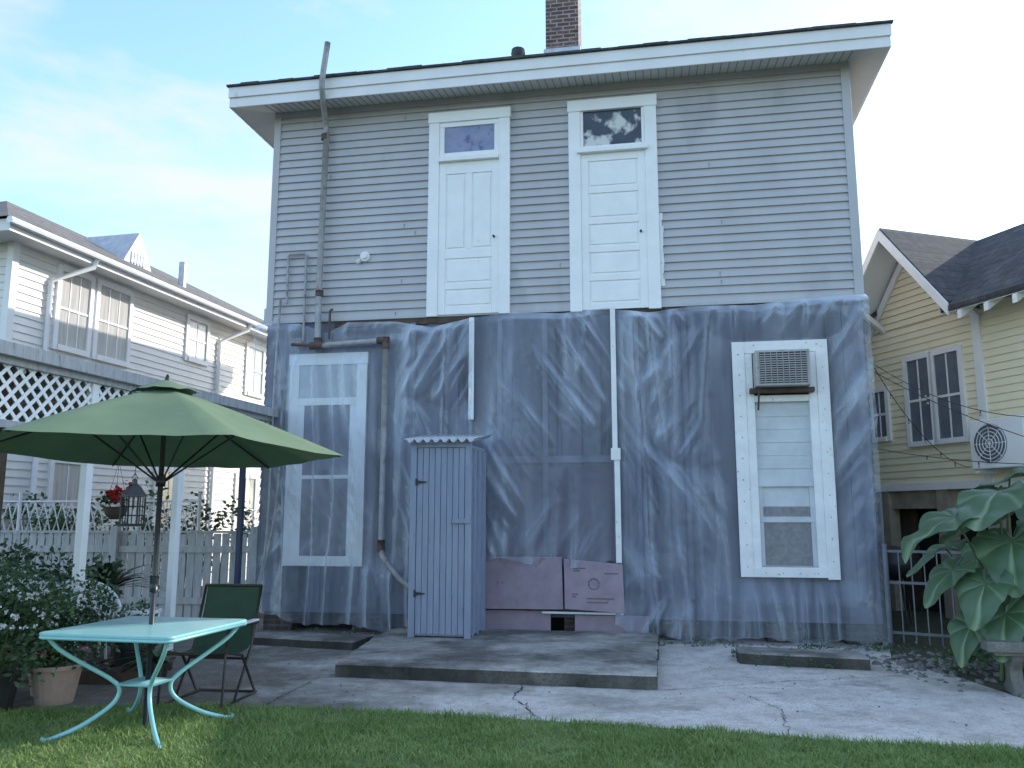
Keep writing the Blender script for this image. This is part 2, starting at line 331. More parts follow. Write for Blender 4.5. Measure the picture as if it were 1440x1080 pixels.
# lower right doorway
b=MB(); b.w(6.31,6.46,.085,.115,.78,3.66); b.w(7.31,7.45,.085,.115,.76,3.66); b.w(6.46,7.31,.085,.112,3.51,3.66); b.w(6.46,7.31,.085,.118,.78,.9)
b.w(6.46,6.56,.0,.10,.9,3.02); b.w(7.21,7.31,.0,.10,.9,3.02); b.w(6.56,7.21,.0,.09,2.9,2.98)
b.w(6.46,6.55,.0,.10,3.02,3.51); b.w(7.2,7.31,.0,.10,3.02,3.51)
b.obj('lower_window_trim',M['white_old'],H,bevel=.004)
b=MB(); b.w(6.56,7.21,.0,.02,.9,2.9); b.w(6.56,7.21,.02,.065,1.86,1.92); b.w(6.56,7.21,.02,.05,1.43,1.49); b.w(6.56,6.61,.02,.045,.9,1.86); b.w(7.16,7.21,.02,.045,.9,1.86)
for k in range(1,6): b.w(6.56,7.21,.02,.026+.003*(k%2),1.93+k*.16-.008,1.93+k*.16)
b.w(6.61,7.16,.02,.026,1.62,1.635)
b.obj('lower_window_panels',pm('door_off_white',(.60,.63,.66),(.50,.53,.56),scale=3,rough=.6),H)
MB().w(6.61,7.16,.021,.03,.92,1.42).w(6.61,7.16,.021,.027,1.50,1.615).obj('lower_window_board',pm('grey_board',(.28,.28,.29),(.20,.20,.21),scale=20,rough=.9),H)
nb=MB()
for z in [x*.26+.9 for x in range(11)]:
    nb.tube([(6.39+random.gauss(0,.01),-.11,z),(6.39,-.119,z)],.006,6); nb.tube([(7.38,-.11,z+.07),(7.38,-.119,z+.07)],.006,6)
for s in (6.6,6.8,7.0,7.2): nb.tube([(s,-.11,.83),(s,-.121,.83)],.006,6)
nb.obj('nail_heads',M['rust'],H)
b=MB(); b.w(6.56,7.2,.0,.36,3.06,3.5)
b.obj('window_ac_body',M['acwhite'],H,bevel=.012)
b=MB(); 
for k in range(13): 
    z=3.10+k*.028; b.w(6.60,7.16,.36,.372,z,z+.014)
for k in range(9):
    s=6.60+k*.07; b.w(s,s+.008,.36,.376,3.09,3.47)
b.obj('window_ac_grille',M['acgrille'],H)
MB().w(6.6,7.16,.355,.362,3.09,3.47).obj('window_ac_coil',M['dark'],H)
MB().w(6.5,7.26,.0,.22,3.0,3.055).obj('window_ac_shelf',M['brown'],H)
MB().tube([(6.6,-.3,3.04),(6.6,-.1,2.8)],.012,6).obj('window_ac_bracket',M['rust'],H)
# plastic sheets
def nz(x,y,z): return noise.noise(Vector((x,y,z)))
def ridge(v,k=3.2): return max(0,1-abs(v)*k)**2
PF=[(1.7,1.9,1.0,3.9),(.4,1.9,3.72,3.95),(.76,.86,3.7,4.3)]
def sheet(name,s0,s1,top,bot,seed,amp=1.0,step=.024,flat=[],hole=None):
    ns=int((s1-s0)/step); nzv=int(4.0/step); v=[];f=[];cr=[]
    for j in range(nzv+1):
        t=j/nzv
        for i in range(ns+1):
            s=s0+(s1-s0)*i/ns; zt=top(s); zb=max(.015,bot(s)+.07*nz(s*2.5,0,seed)+.03*nz(s*8,0,seed)); z=zt+(zb-zt)*t
            a=nz(s*1.9+.35*nz(s,z*.4,seed),z*.18,seed)
            a2=nz(s*3.6+.4*nz(s*1.3,z*.5,seed+3),z*.24,seed+5)
            th=.55 if nz(s*.5,z*.5,seed+9)>0 else -.55
            u=s*math.cos(th)+z*math.sin(th); w=-s*math.sin(th)+z*math.cos(th)
            msk=min(1,max(0,.45+2.2*nz(s*.7,z*.7,seed+13)))*min(1,abs(nz(s*.5,z*.5,seed+9))*9)
            bb=nz(u*3.0,w*.4,seed+7); b3=nz(u*7,w*.9,seed+17)
            r1=ridge(a2,2.8); r2=ridge(bb,2.6)*msk; r3=ridge(b3)*msk
            sw=abs(math.sin(s*math.pi/.62+seed))*math.exp(-(zt-z)*2.2)
            o=.062+amp*(.11*(a+.3)+.065*r1+.07*r2+.02*r3+.009*nz(s*11,z*2.5,seed)+.006*nz(s*14,z*12,seed)+.06*sw*t**.5*2)
            o+=amp*.06*max(0,t-.6)*(1+nz(s*3,z,seed+31))*2
            e=min(1,(zt-z)/.12+.15); o=.05+(o-.05)*e; c=(.5*r1+.6*r2+.4*r3)*(.6+nz(s*2,z*2,seed+40))
            for (a0,a1,c0,c1) in flat:
                dx=max(a0-s,0,s-a1); dz=max(c0-z,0,z-c1); dd=min(1,math.hypot(dx,dz)/.26); o=.068*(1-dd)+o*dd+(1-dd)*.003*r3
            v.append((s,-min(.30,max(.05,o)),z)); cr.append(max(0,c))
    for j in range(nzv):
        for i in range(ns):
            a=j*(ns+1)+i
            if hole and hole[0]<v[a][0]<hole[1]-step and hole[2]+step<v[a][2]<hole[3]: continue
            f.append((a,a+ns+1,a+ns+2,a+1))
    b=MB(); b.v=v;b.f=f; ob=b.obj(name,M['plastic'],H,smooth=True)
    at=ob.data.attributes.new('crease_highlight','FLOAT','POINT'); at.data.foreach_set('value',cr)
    return ob
def lerp(pts):
    def fn(s):
        if s<=pts[0][0]: return pts[0][1]
        for (a,b_),(c,d) in zip(pts,pts[1:]):
            if s<=c: return b_+(d-b_)*(s-a)/(c-a)
        return pts[-1][1]
    return fn
sheet('plastic_sheet_a',-.12,2.98,lerp([(0,4.17),(.5,4.15),(.9,4.0),(1.2,4.14),(1.9,4.12),(2.4,4.02),(2.98,4.14)]),lerp([(-.1,.32),(.3,.22),(.7,.14),(1.2,.12),(1.8,.05),(2.4,.03),(2.98,.05)]),1.3,1.15,flat=PF)
sheet('plastic_sheet_b',2.92,4.86,lerp([(2.9,4.12),(3.4,4.18),(4.2,4.14),(4.86,4.2)]),lerp([(2.9,.93),(3.6,.96),(4.2,.9),(4.86,.95)]),5.7,1.0,flat=[(2.92,3.0,.9,4.2),(4.78,4.9,.9,4.2)])
sheet('plastic_sheet_c',4.80,W+.04,lerp([(4.8,4.17),(5.3,4.10),(5.8,4.16),(6.6,4.14),(7.2,4.19),(8.1,4.22)]),lerp([(4.8,.22),(5.0,.1),(5.6,.05),(6.4,.08),(7.2,.04),(8.05,.04)]),9.1,1.25,flat=[(6.28,7.48,.74,3.7),(4.7,4.87,.9,4.2)],hole=(6.5,7.27,.86,3.55))
b=MB(); b.w(2.93,3.0,.11,.13,2.75,4.12); b.w(4.80,4.865,.11,.13,2.3,4.18); b.w(4.82,4.89,.11,.13,.93,2.26); b.w(4.78,4.9,.125,.145,2.2,2.35)
b.obj('sheet_battens',M['white_old'],H,bevel=.004)
# foam boards
b=MB(); b.prism([(3.14,-.22,.36),(4.17,-.22,.37),(4.15,-.19,1.0),(3.16,-.19,1.0)],(0,.04,0)); b.prism([(4.19,-.25,.38),(4.92,-.25,.34),(4.90,-.22,.92),(4.18,-.22,.98)],(0,.04,0))
b.prism([(3.14,-.16,.05),(4.0,-.16,.05),(4.0,-.13,.34),(3.14,-.13,.34)],(0,.03,0)); b.prism([(4.3,-.16,.02),(5.2,-.16,.02),(5.2,-.13,.3),(4.3,-.13,.3)],(0,.03,0))
b.obj('foam_insulation_boards',M['foam'],H,bevel=.004)
b=MB()
def tilt(z): return .25-.03*(z-.36)/.6
for (s0,s1,z0) in((4.46,4.8,.50),(4.46,4.72,.455),(4.3,4.45,.86),(4.3,4.38,.83),(4.68,4.85,.80),(4.28,4.36,.55),(4.28,4.33,.52)):
    b.w(s0,s1,tilt(z0)-.01,tilt(z0)+.0015,z0,z0+.016)
cxx,czz=4.55,.68
for k in range(10):
    a0=k*.628;b.prism([(cxx+r*math.cos(a),-tilt(czz)-.0035,czz+r*1.05*math.sin(a)) for r,a in((.055,a0),(.072,a0),(.072,a0+.5),(.055,a0+.5))],(0,.02,0))
b.obj('foam_board_printing',M['foam2'],H)
MB().w(3.9,4.9,.165,.185,.315,.34).obj('sill_strip',M['white_old'],H)
# pipes
b=MB()
b.tube([(.80,-.13,3.86),(.79,-.13,4.7),(.82,-.13,6.9)],.043,10)
b.tube([(.82,-.13,6.9),(.81,-.15,7.05),(.90,-.5,7.28),(.93,-.60,7.45),(1.0,-.62,8.0)],.04,10,smooth_pts=4)
b.tube([(.82,-.19,3.80),(1.78,-.19,3.84)],.038,10); b.tube([(1.80,-.19,3.86),(1.80,-.19,1.15)],.038,10)
b.tube([(1.80,-.19,1.15),(1.82,-.21,1.0),(2.1,-.33,.72),(2.5,-.33,.45)],.036,10)
b.obj('waste_pipe',M['pipe'],H,smooth=True)
b=MB()
for z in (3.88,4.55,6.85): b.tube([(.80,-.13,z-.04),(.80,-.13,z+.04)],.055,10)
b.tube([(.72,-.19,3.80),(.9,-.19,3.80)],.052,10); b.tube([(1.68,-.19,3.84),(1.84,-.19,3.84)],.05,10); b.tube([(1.8,-.19,3.72),(1.8,-.19,3.88)],.05,10)
b.tube([(1.8,-.19,1.2),(1.8,-.19,1.05)],.05,10); b.tube([(.45,-.19,3.83),(.72,-.19,3.81)],.022,8)
b.tube([(.96,-.12,3.9),(.96,-.12,4.3),(1.0,-.12,4.32)],.018,8)
b.obj('pipe_couplings',M['rust'],H,smooth=True)
b=MB(); b.tube([(.29,-.07,4.45),(.29,-.07,5.13),(.31,-.07,5.16),(.54,-.07,5.16),(.56,-.07,5.12),(.56,-.07,3.9)],.018,8); b.tube([(.20,-.07,4.5),(.20,-.14,3.5),(.23,-.22,2.2),(.22,-.25,1.0),(.06,-.28,.3)],.016,8,smooth_pts=3)
b.tube([(.36,-.22,3.2),(.34,-.24,1.6),(.12,-.27,.35)],.014,8,smooth_pts=3)
b.obj('supply_pipes',M['pipe'],H,smooth=True)
b=MB(); b.tube([(1.42,-.02,5.07),(1.42,-.07,5.07)],.07,14); b.tube([(1.42,-.07,5.07),(1.42,-.10,5.07)],.04,14); b.tube([(1.30,-.03,5.0),(1.36,-.05,5.03)],.03,8)
b.obj('dryer_vent',M['creamtrim'],H)
# ================================================================= SHED
S=empty('tool_shed',(-3.433,11.583,0),R(-10.27))
sz=.125; b=MB()
b.w(2.50,3.20,.36,1.14,sz+.02,2.34)
b.obj('shed_body',M['shed'],S)
b=MB(); n=8; x0,x1=2.56,3.14; wd=(x1-x0)/n
for k in range(n): b.w(x0+k*wd+.003,x0+(k+1)*wd-.003,1.14,1.162,sz+.04,2.30)
b.obj('shed_door_boards',M['shed'],S,bevel=.003)
b=MB(); b.w(2.48,2.555,1.14,1.172,sz,2.36); b.w(3.145,3.22,1.14,1.172,sz,2.36); b.w(2.555,3.145,1.14,1.17,2.305,2.36)
b.w(3.2,3.222,.36,.44,sz,2.3); b.w(3.2,3.224,.5,.51,sz,2.3); b.w(3.2,3.2235,.75,.76,sz,2.3); b.w(3.2,3.224,1.0,1.01,sz,2.3)
b.w(3.0,3.21,1.172,1.19,1.42,1.475)
b.obj('shed_trim',M['shed'],S,bevel=.003)
b=MB()
for z in (.62,1.9): 
    b.w(2.545,2.57,1.172,1.18,z-.04,z+.04); b.prism([(2.57,-1.175,z-.018),(2.68,-1.175,z-.006),(2.68,-1.175,z+.006),(2.57,-1.175,z+.018)],(0,-.006,0))
b.obj('shed_hinges',M['black'],S)
v=[];f=[];nx=56
for i in range(nx+1):
    s=2.42+i*(.88/nx); h=.024*math.sin((s-2.42)/.105*2*math.pi)
    v.append((s,-1.28,2.385+h)); v.append((s,-.32,2.52+h))
for i in range(nx): f.append((2*i,2*i+2,2*i+3,2*i+1))
b=MB(); b.v=v;b.f=f; o=b.obj('shed_roof',M['tin'],S,smooth=True); sm=o.modifiers.new('solid','SOLIDIFY'); sm.thickness=.012
# ================================================================= GROUND
MB().poly([(-300,-100,0),(300,-100,0),(300,500,0),(-300,500,0)]).obj('ground',pm('ground_soil',(.085,.075,.05),(.05,.07,.03),scale=2.5,rough=.95,bump=.6,c3=(.05,.04,.03),s3=9,f3=.52))
GE=[(-6,6.35),(-4.6,6.5),(-3.5,6.9),(-3.0,7.03),(-1.86,6.98),(-.875,6.79),(.22,6.53),(1.41,6.22),(2.29,5.95),(3.29,5.7),(4.4,5.35)]
pp=[(x,y,.004) for x,y in GE]+[(4.6,6.2,.004),(4.25,7.3,.004),(4.2,8.3,.004),(4.0,9.2,.004),(4.5,10.4,.004),(4.5,12,.004),(-6,13,.004)]
MB().poly(pp).obj('patio_pavement',M['patio'])
b=MB().prism([(-9,GE[0][1],.002),(-9,1,.002),(9,1,.002),(9,4.5,.002)]+[(x,y,.002) for x,y in GE[::-1]],(0,0,.006)); b.obj('lawn_soil',pm('lawn_ground',(.10,.15,.045),(.14,.185,.06),scale=6,rough=.95,bump=.8,c3=(.19,.17,.09),s3=14,f3=.58))
def ey(x):
    for (a,b_),(c,d) in zip(GE,GE[1:]):
        if a<=x<=c: return b_+(d-b_)*(x-a)/(c-a)
    return GE[-1][1]
v=[];f=[]
for k in range(115000):
    x=random.uniform(-4.5,4.3); e=ey(x)+.06*nz(x*4,0,3)+.03*nz(x*14,0,3)+random.gauss(0,.025)
    y=e-random.random()*(e-4.75)
    dens=nz(x*1.8,y*1.8,5)+.5*nz(x*6,y*6,2)
    if dens<-.3 and random.random()<.65: continue
    a=random.uniform(0,6.283); h=random.uniform(.022,.058)*(1+.45*nz(x*2,y*2,1)); wd=random.uniform(.0022,.0048)
    dx,dy=math.cos(a)*wd,math.sin(a)*wd; lx,ly=random.gauss(0,.018),random.gauss(0,.018)
    i=len(v); v+=[(x-dx,y-dy,.006),(x+dx,y+dy,.006),(x+lx*.5+dx*.7,y+ly*.5+dy*.7,h*.6),(x+lx*.5-dx*.7,y+ly*.5-dy*.7,h*.6),(x+lx*1.5,y+ly*1.5,h)]
    f+=[(i,i+1,i+2,i+3),(i+3,i+2,i+4)]
b=MB(); b.v=v;b.f=f; b.obj('lawn_grass',M['grass'])
def hw_(s,o,z=0): 
    c,sn=math.cos(R(10.27)),math.sin(R(10.27)); return (-3.433+s*c-o*sn, 11.583-s*sn-o*c, z)
def slab(name,pts,z0,z1,wob=.012):
    P=[]
    n=len(pts)
    for k in range(n):
        a=Vector(pts[k]);c=Vector(pts[(k+1)%n]); m=max(2,int((c-a).length/.12))
        for j in range(m): 
            p=a+(c-a)*j/m; P.append((p.x+random.gauss(0,wob*.6),p.y+random.gauss(0,wob*.6)))
    e=empty(name,(-3.433,11.583,0),R(-10.27))
    b=MB(); n=len(P); 
    for z,ins in((z0,0),(z1-.012,.0),(z1,.012)):
        cx=sum(p[0] for p in P)/n; cy=sum(p[1] for p in P)/n
        for p in P: 
            k=1-ins/max(.3,math.hypot(p[0]-cx,p[1]-cy)); b.v.append((cx+(p[0]-cx)*k,cy+(p[1]-cy)*k,z))
    for r in range(2):
        for k in range(n): b.f.append((r*n+k,r*n+(k+1)%n,(r+1)*n+(k+1)%n,(r+1)*n+k))
    b.f.append(tuple(range(2*n,3*n)))
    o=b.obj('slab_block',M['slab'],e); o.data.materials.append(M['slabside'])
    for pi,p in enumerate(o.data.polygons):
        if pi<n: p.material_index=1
    return e
slab('concrete_slab',[(2.33,-2.96),(5.33,-3.05),(5.31,-.30),(2.08,-.30),(2.1,-1.3)],0,.13)
slab('concrete_step',[(6.13,-1.56),(7.38,-1.72),(7.38,-1.22),(6.13,-1.12)],0,.12,.016)
slab('concrete_step',[(.4,-1.2),(1.92,-1.42),(1.95,-.85),(.45,-.7)],0,.10,.016)
b=MB()
def crack(pts,w=.008,z=.0085):
    q=[]
    for (a,c) in zip(pts,pts[1:]):
        a=Vector(a);c=Vector(c); m=max(2,int((c-a).length/.04))
        for j in range(m): p=a+(c-a)*j/m; q.append(Vector((p.x+random.gauss(0,.014),p.y+random.gauss(0,.014))))
    for p,r in zip(q,q[1:]):
        d=(r-p).normalized()*w*random.uniform(.2,1); nn=Vector((-d.y,d.x)); b.poly([(p.x-nn.x,p.y-nn.y,z),(r.x-nn.x,r.y-nn.y,z),(r.x+nn.x,r.y+nn.y,z),(p.x+nn.x,p.y+nn.y,z)])
crack([(.1,7.85),(.02,7.3),(.12,7.0),(.2,6.55)],.008); crack([(1.9,6.05),(2.1,6.9),(1.95,7.6)],.004); crack([(-3,7.8),(-1.6,8.25)],.005); crack([(1.3,7.62),(2.4,8.0),(4.1,8.4)],.005); crack([(-1.8,8.3),(-2.0,7.0)],.005)
b.obj('pavement_cracks',M['dark'])
def rocks(name,n,fn,smin,smax,mat):
    b=MB()
    for k in range(n):
        x,y=fn(); s=random.uniform(smin,smax); i0=len(b.v)
        for (a,c,d) in [(1,0,0),(0,1,0),(-1,0,0),(0,-1,0),(0,0,1),(.6,.6,.5),(-.6,.5,.6)]:
            q=s*random.uniform(.7,1.2); b.v.append((x+a*q,y+c*q,max(0,d*q*.8)+.004))
        for t in [(0,1,5),(0,5,4),(1,5,4),(1,2,6),(1,6,4),(2,6,4),(2,3,4),(3,0,4)]: b.f.append(tuple(i0+z for z in t))
    return b.obj(name,mat)
rocks('rubble_pile',340,lambda:(random.uniform(3.7,5.4),random.gauss(8.8,.42)),.012,.05,M['rock'])
def cl():
    s=random.uniform(.0,8); p=hw_(s,random.uniform(.05,.5)); return p[0],p[1]
rocks('gravel',240,cl,.006,.028,M['rock'])
# ================================================================= foliage helper
def leafcloud(b,c,rad,n,ls,flat=.55,clump=9):
    cl=[Vector((random.gauss(0,.5),random.gauss(0,.5),random.gauss(0,.5))) for _ in range(clump)]
    for k in range(n):
        q=random.choice(cl); p=Vector((c[0]+(q.x+random.gauss(0,.22))*rad[0],c[1]+(q.y+random.gauss(0,.22))*rad[1],c[2]+(q.z+random.gauss(0,.22))*rad[2]))
        if p.z<.02: p.z=.02+random.random()*.1
        d=Vector((random.gauss(0,1),random.gauss(0,1),random.gauss(0,.6)+.2)).normalized(); w=d.cross(Vector((random.gauss(0,1),random.gauss(0,1),random.gauss(0,1)))).normalized()
        s=ls*random.uniform(.6,1.3)
        i=len(b.v); m=p+d*s*.5; dn=d.cross(w)*s*.1
        b.v+=[tuple(p),tuple(m+w*s*flat*.5-dn),tuple(p+d*s-dn*2),tuple(m-w*s*flat*.5-dn),]
        b.f.append((i,i+1,i+2,i+3))
b=MB()
for k in range(20):
    s=random.choice([1.2,1.25,5.9,6.6,6.9,7.1,7.6,7.8,7.9,5.2,.6]); p=hw_(s+random.gauss(0,.1),.35+random.random()*.2,.04); leafcloud(b,p,(.12,.08,.04),36,.032)
for k in range(14):
    p=hw_(random.uniform(6.1,7.6),random.choice([1.68,1.1]),.02); leafcloud(b,p,(.06,.04,.03),22,.03)
b.obj('foundation_weeds',M['leafm'])
b=MB()
for k in range(460):
    if random.random()<.7: x=random.uniform(-4.4,-1.2); y=random.uniform(ey(x),10.5)
    else: x=random.uniform(-2,4.2); y=random.uniform(ey(x),9.5)
    a=random.uniform(0,6.28); s=random.uniform(.008,.025); b.poly([(x,y,.009),(x+s*math.cos(a),y+s*math.sin(a),.012),(x+s*1.6*math.cos(a+.5),y+s*1.6*math.sin(a+.5),.016),(x+s*math.cos(a+1),y+s*math.sin(a+1),.010)])
b.obj('leaf_litter',M['litter'])
# ================================================================= UMBRELLA
UC=Vector((-2.63,6.33,0)); U=empty('patio_umbrella',UC)
def umb(rad,z_top,z_rim,seg,rings,off=R(10),sag=.05,r0=0,tl=.035):
    b=MB(); n=6*seg
    for r in range(rings+1):
        t=r0+(1-r0)*r/rings
        for k in range(n):
            g=k%seg/seg; a0=off+(k//seg)*math.pi/3; p0=Vector((math.cos(a0),math.sin(a0))); p1=Vector((math.cos(a0+math.pi/3),math.sin(a0+math.pi/3)))
            p=p0+(p1-p0)*g; par=4*g*(1-g); p=p*(1-.035*par*t)
            z=z_top-(z_top-z_rim)*(t**1.12)-sag*par*math.sin(t*2.6)*t+ .015*par*t+.006*math.sin(p.x*23+t*9)*t*par
            b.v.append((p.x*rad*t,p.y*rad*t,z-tl*p.y*rad*t))
    for r in range(rings):
        for k in range(n): a=r*n+k;c=r*n+(k+1)%n; b.f.append((a,a+n,c+n,c))
    return b
umb(1.34,2.47,1.975,8,10,r0=.02).obj('canopy',M['green'],U,smooth=True)
umb(.26,2.53,2.43,6,4,sag=.0,r0=.02,tl=0).obj('canopy_vent_cap',M['green'],U,smooth=True)
b=MB(); b.tube([(0.0,-.0,-.02),(0,0,2.5)],.019,10); b.tube([(0,0,2.5),(0,0,2.57)],[.03,.008],8)
b.tube([(.0,-.0,.95),(.0,-.0,1.07)],.03,10); b.tube([(.0,.0,1.72),(.0,0,1.8)],.035,10)
for k in range(6):
    a=R(10)+k*math.pi/3; c,s=math.cos(a),math.sin(a)
    b.tube([(0,0,2.44),(c*.65,s*.65,2.205-.023*s),(c*1.31,s*1.31,1.97-.045*s)],.008,6)
    b.tube([(c*.03,s*.03,1.76),(c*.62,s*.62,2.19-.02*s)],.008,6)
b.obj('pole_and_ribs',M['pole'],U,smooth=True)
# ================================================================= TABLE
T=empty('patio_table',(-2.62,6.27,0),R(-12))
b=MB(); hh=.51; cr=.06; pts=[]
for (cx_,cy_,a0) in((hh-cr,hh-cr,0),(-hh+cr,hh-cr,90),(-hh+cr,-hh+cr,180),(hh-cr,-hh+cr,270)):
    for k in range(6): a=R(a0+k*18); pts.append((cx_+cr*math.cos(a),cy_+cr*math.sin(a),.70))
b.prism(pts,(0,0,.022)); b.obj('table_top',M['turq'],T,bevel=.006)
b=MB()
ring=[(x*.985,y*.985,.69) for x,y,_ in pts]; b.tube(ring+[ring[0]],.012,8)
for sx in(-1,1):
    for sy in(-1,1):
        P=[(.46,.46,.695),(.40,.40,.60),(.30,.30,.50),(.17,.17,.38),(.12,.12,.30),(.15,.15,.20),(.27,.27,.09),(.38,.38,.03),(.43,.43,.015),(.45,.45,.03)]
        b.tube([(sx*x,sy*y,z) for x,y,z in P],.0155,10,smooth_pts=4)
b.tube([(.13,.13,.33),(-.13,.13,.33),(-.13,-.13,.33),(.13,-.13,.33),(.13,.13,.33)],.01,8)
b.box(-.13,.13,-.13,.13,.325,.337)
b.obj('table_legs',M['turq'],T,smooth=True)
# ================================================================= CHAIRS
def chair(loc,rz,sc=1):
    e=empty('folding_chair',loc,rz); e.scale=(sc,sc,sc)
    b=MB()
    for sx in(-1,1):
        x=.28*sx
        b.tube([(x,.42,.98),(x,.25,.45),(x,-.05,.02)],.013,8) ; b.tube([(x*1.03,-.28,.47),(x*1.03,.05,.40),(x*1.03,.36,.02)],.013,8)
        b.tube([(x*1.06,.33,.66),(x*1.06,-.05,.67),(x*1.06,-.26,.65)],.018,8); b.tube([(x*1.04,-.24,.65),(x*1.04,-.27,.46),(x*1.04,-.30,.02)],.012,8)
        b.tube([(x,.40,.02),(x,-.32,.02)],.012,8)
    b.tube([(-.28,.42,.98),(.28,.42,.98)],.013,8); b.tube([(-.28,-.28,.45),(.28,-.28,.45)],.013,8); b.tube([(-.28,.4,.02),(.28,.4,.02)],.012,8); b.tube([(-.28,.18,.35),(.28,.18,.35)],.012,8)
    b.obj('frame',M['bronze'],e,smooth=True)
    b=MB(); n=10
    for k in range(n+1):
        t=k/n; z=.97-.53*t; y=.42-.19*t+.03*math.sin(t*3.14)
        for x in(-.265,0,.265): b.v.append((x,y+(.015 if x==0 else 0),z))
    for k in range(n+1):
        t=k/n; y=.22-.49*t; z=.435-.03*math.sin(t*3.14)+.03*t
        for x in(-.265,0,.265): b.v.append((x,y,z-(.015 if x==0 else 0)))
    for k in range(2*n+1):
        for j in(0,1): a=k*3+j; b.f.append((a,a+1,a+4,a+3))
    b.obj('sling',M['sling'],e,smooth=True)
    b=MB()
    for sx in(-1,1): b.w(sx*.297-.03,sx*.297+.03,-.3,.28,.672,.69)
    b.obj('armrests',M['wicker'],e,bevel=.006)
chair((-2.50,7.2,0),R(-8),.92); chair((-4.75,7.9,0),R(50))
# ================================================================= PATIO COVER (left)
PC=empty('patio_cover',(-4.34,7.0,0),R(77.5))
b=MB(); b.w(-2.5,4.75,-2.9,.10,2.88,2.93); b.obj('cover_roof',M['shingle'],PC)
b=MB(); b.w(-2.5,4.75,0,.06,2.78,2.879); b.w(-2.5,4.75,.0,.04,2.24,2.31); b.w(-2.5,4.75,.06,.13,2.84,2.955)
b.w(-2.5,4.75,-2.9,-2.8,2.6,2.87)
for k in range(9): b.w(-2.3+k*.85,-2.25+k*.85,-2.8,0,2.74,2.87)
b.obj('cover_beams',M['fencew'],PC,bevel=.004)
b=MB()
for s in (1.15,2.62): b.w(s-.045,s+.045,-.04,.035,0,2.78)
b.obj('cover_posts',M['white'],PC,bevel=.004)
b=MB(); s=-2.5; pit=.14; sw=.046; hgt=.49
while s<4.75:
    b.prism([(s,-.012,2.30),(s+sw,-.012,2.30),(s+sw+hgt,-.012,2.79),(s+hgt,-.012,2.79)],(0,-.008,0))
    b.prism([(s+hgt,-.002,2.30),(s+sw+hgt,-.002,2.30),(s+sw,-.002,2.79),(s,-.002,2.79)],(0,-.008,0))
    s+=pit
b.obj('lattice',M['white'],PC)
MB().w(3.96,4.02,-.03,.03,0,2.78).obj('dark_post',M['navy'],PC)
b=MB(); b.w(.02,.26,-.34,-.08,0,2.74); b.obj('wood_post',M['brown'],PC)
# ================================================================= FENCES
F1=empty('picket_fence',(-3.55,11.9,0),R(174))
b=MB(); x=0.02; 
while x<6.2:
    h=1.27+random.gauss(0,.012); b.box(x,x+.105,0,.02,.05,h); x+=.125
b.box(0,6.2,.02,.06,.3,.39); b.box(0,6.2,.02,.06,1.0,1.09)
for x in (0,2.05,4.1,6.15): b.box(x-.05,x+.05,.02,.12,0,1.36)
b.obj('pickets',M['fencew'],F1,bevel=.003); MB().box(0,6.2,-.03,.05,1.27,1.30).obj('cap_rail',M['fencew'],F1)
F2=empty('garden_trellis',(-4.6,12.5,0),R(176)); b=MB()
for k in range(26): x=k*.14; b.tube([(x,0,1.2),(x+.07,0,1.45),(x+.14,0,1.2)],.012,5); b.tube([(x,0,1.7),(x+.07,0,1.45),(x+.14,0,1.7)],.012,5)
b.tube([(0,0,1.72),(3.7,0,1.72)],.015,5); b.tube([(0,0,1.2),(3.7,0,1.2)],.015,5)
for k in range(5): b.tube([(k*.92,0,0),(k*.92,0,1.85)],.025,6)
b.obj('trellis_wire',M['wicker'],F2)
F3=empty('iron_fence',(4.42,10.15,0),R(-33)); b=MB()
for z in(.15,.72,1.08): b.box(0,3.2,-.015,.015,z,z+.03)
for k in range(24): b.box(k*.135,k*.135+.014,-.007,.007,.05,1.08)
for x in(0,.98,1.96,2.94): b.box(x-.025,x+.025,-.025,.025,0,1.18)
b.obj('fence_rails',M['galv'],F3)
HG=empty('hedge',(-6.3,13.4,0)); b=MB()
for k in range(7): leafcloud(b,(-.2-k*.55+1.9,0,1.25+.15*random.random()),(.5,.35,.5),420,.09)
b.obj('hedge_leaves',M['leafm'],HG)
b=MB()
for k in range(7): b.tube([(1.7-k*.55,0,0),(1.75-k*.55,.05,.9)],.02,5)
b.obj('hedge_stems',M['stem'],HG)
# ================================================================= LEFT STUFF
LN=empty('hanging_lantern',(-3.86,8.65,1.40)); LN.scale=(1.05,1.05,1.1); b=MB()
b.box(-.09,.09,-.09,.09,0,.025); 
for sx in(-1,1):
    for sy in(-1,1): b.tube([(sx*.08,sy*.08,.02),(sx*.08,sy*.08,.27)],.009,6)
    for z in(.1,.18): b.tube([(sx*.08,-.08,z),(sx*.08,.08,z)],.006,5); b.tube([(-.08,sx*.08,z),(.08,sx*.08,z)],.006,5)
    for q in(-.03,.03): b.tube([(q,sx*.08,.02),(q,sx*.08,.27)],.005,5); b.tube([(sx*.08,q,.02),(sx*.08,q,.27)],.005,5)
b.lathe((0,0,.27),[(.13,0),(.12,.02),(.07,.09),(.03,.12),(.025,.16),(0,.17)],4); b.tube([(0,0,.44),(0,0,1.25)],.003,5); b.tube([(-.03,0,.44),(0,0,.49),(.03,0,.44)],.005,5)
b.obj('lantern_frame',M['black'],LN); MB().lathe((0,0,.025),[(.03,0),(.03,.13),(0,.13)],10).obj('candle',M['creamtrim'],LN)
HB=empty('hanging_flower_basket',(-4.15,8.9,1.62)); b=MB(); b.lathe((0,0,-.05),[(0,-.1),(.05,-.1),(.10,-.05),(.12,.03)],14)
for a in(0,2.1,4.2): b.tube([(.12*math.cos(a),.12*math.sin(a),0),(0,0,.45)],.002,4)
b.tube([(0,0,.45),(0,0,1.15)],.002,4); b.obj('basket',M['brown'],HB)
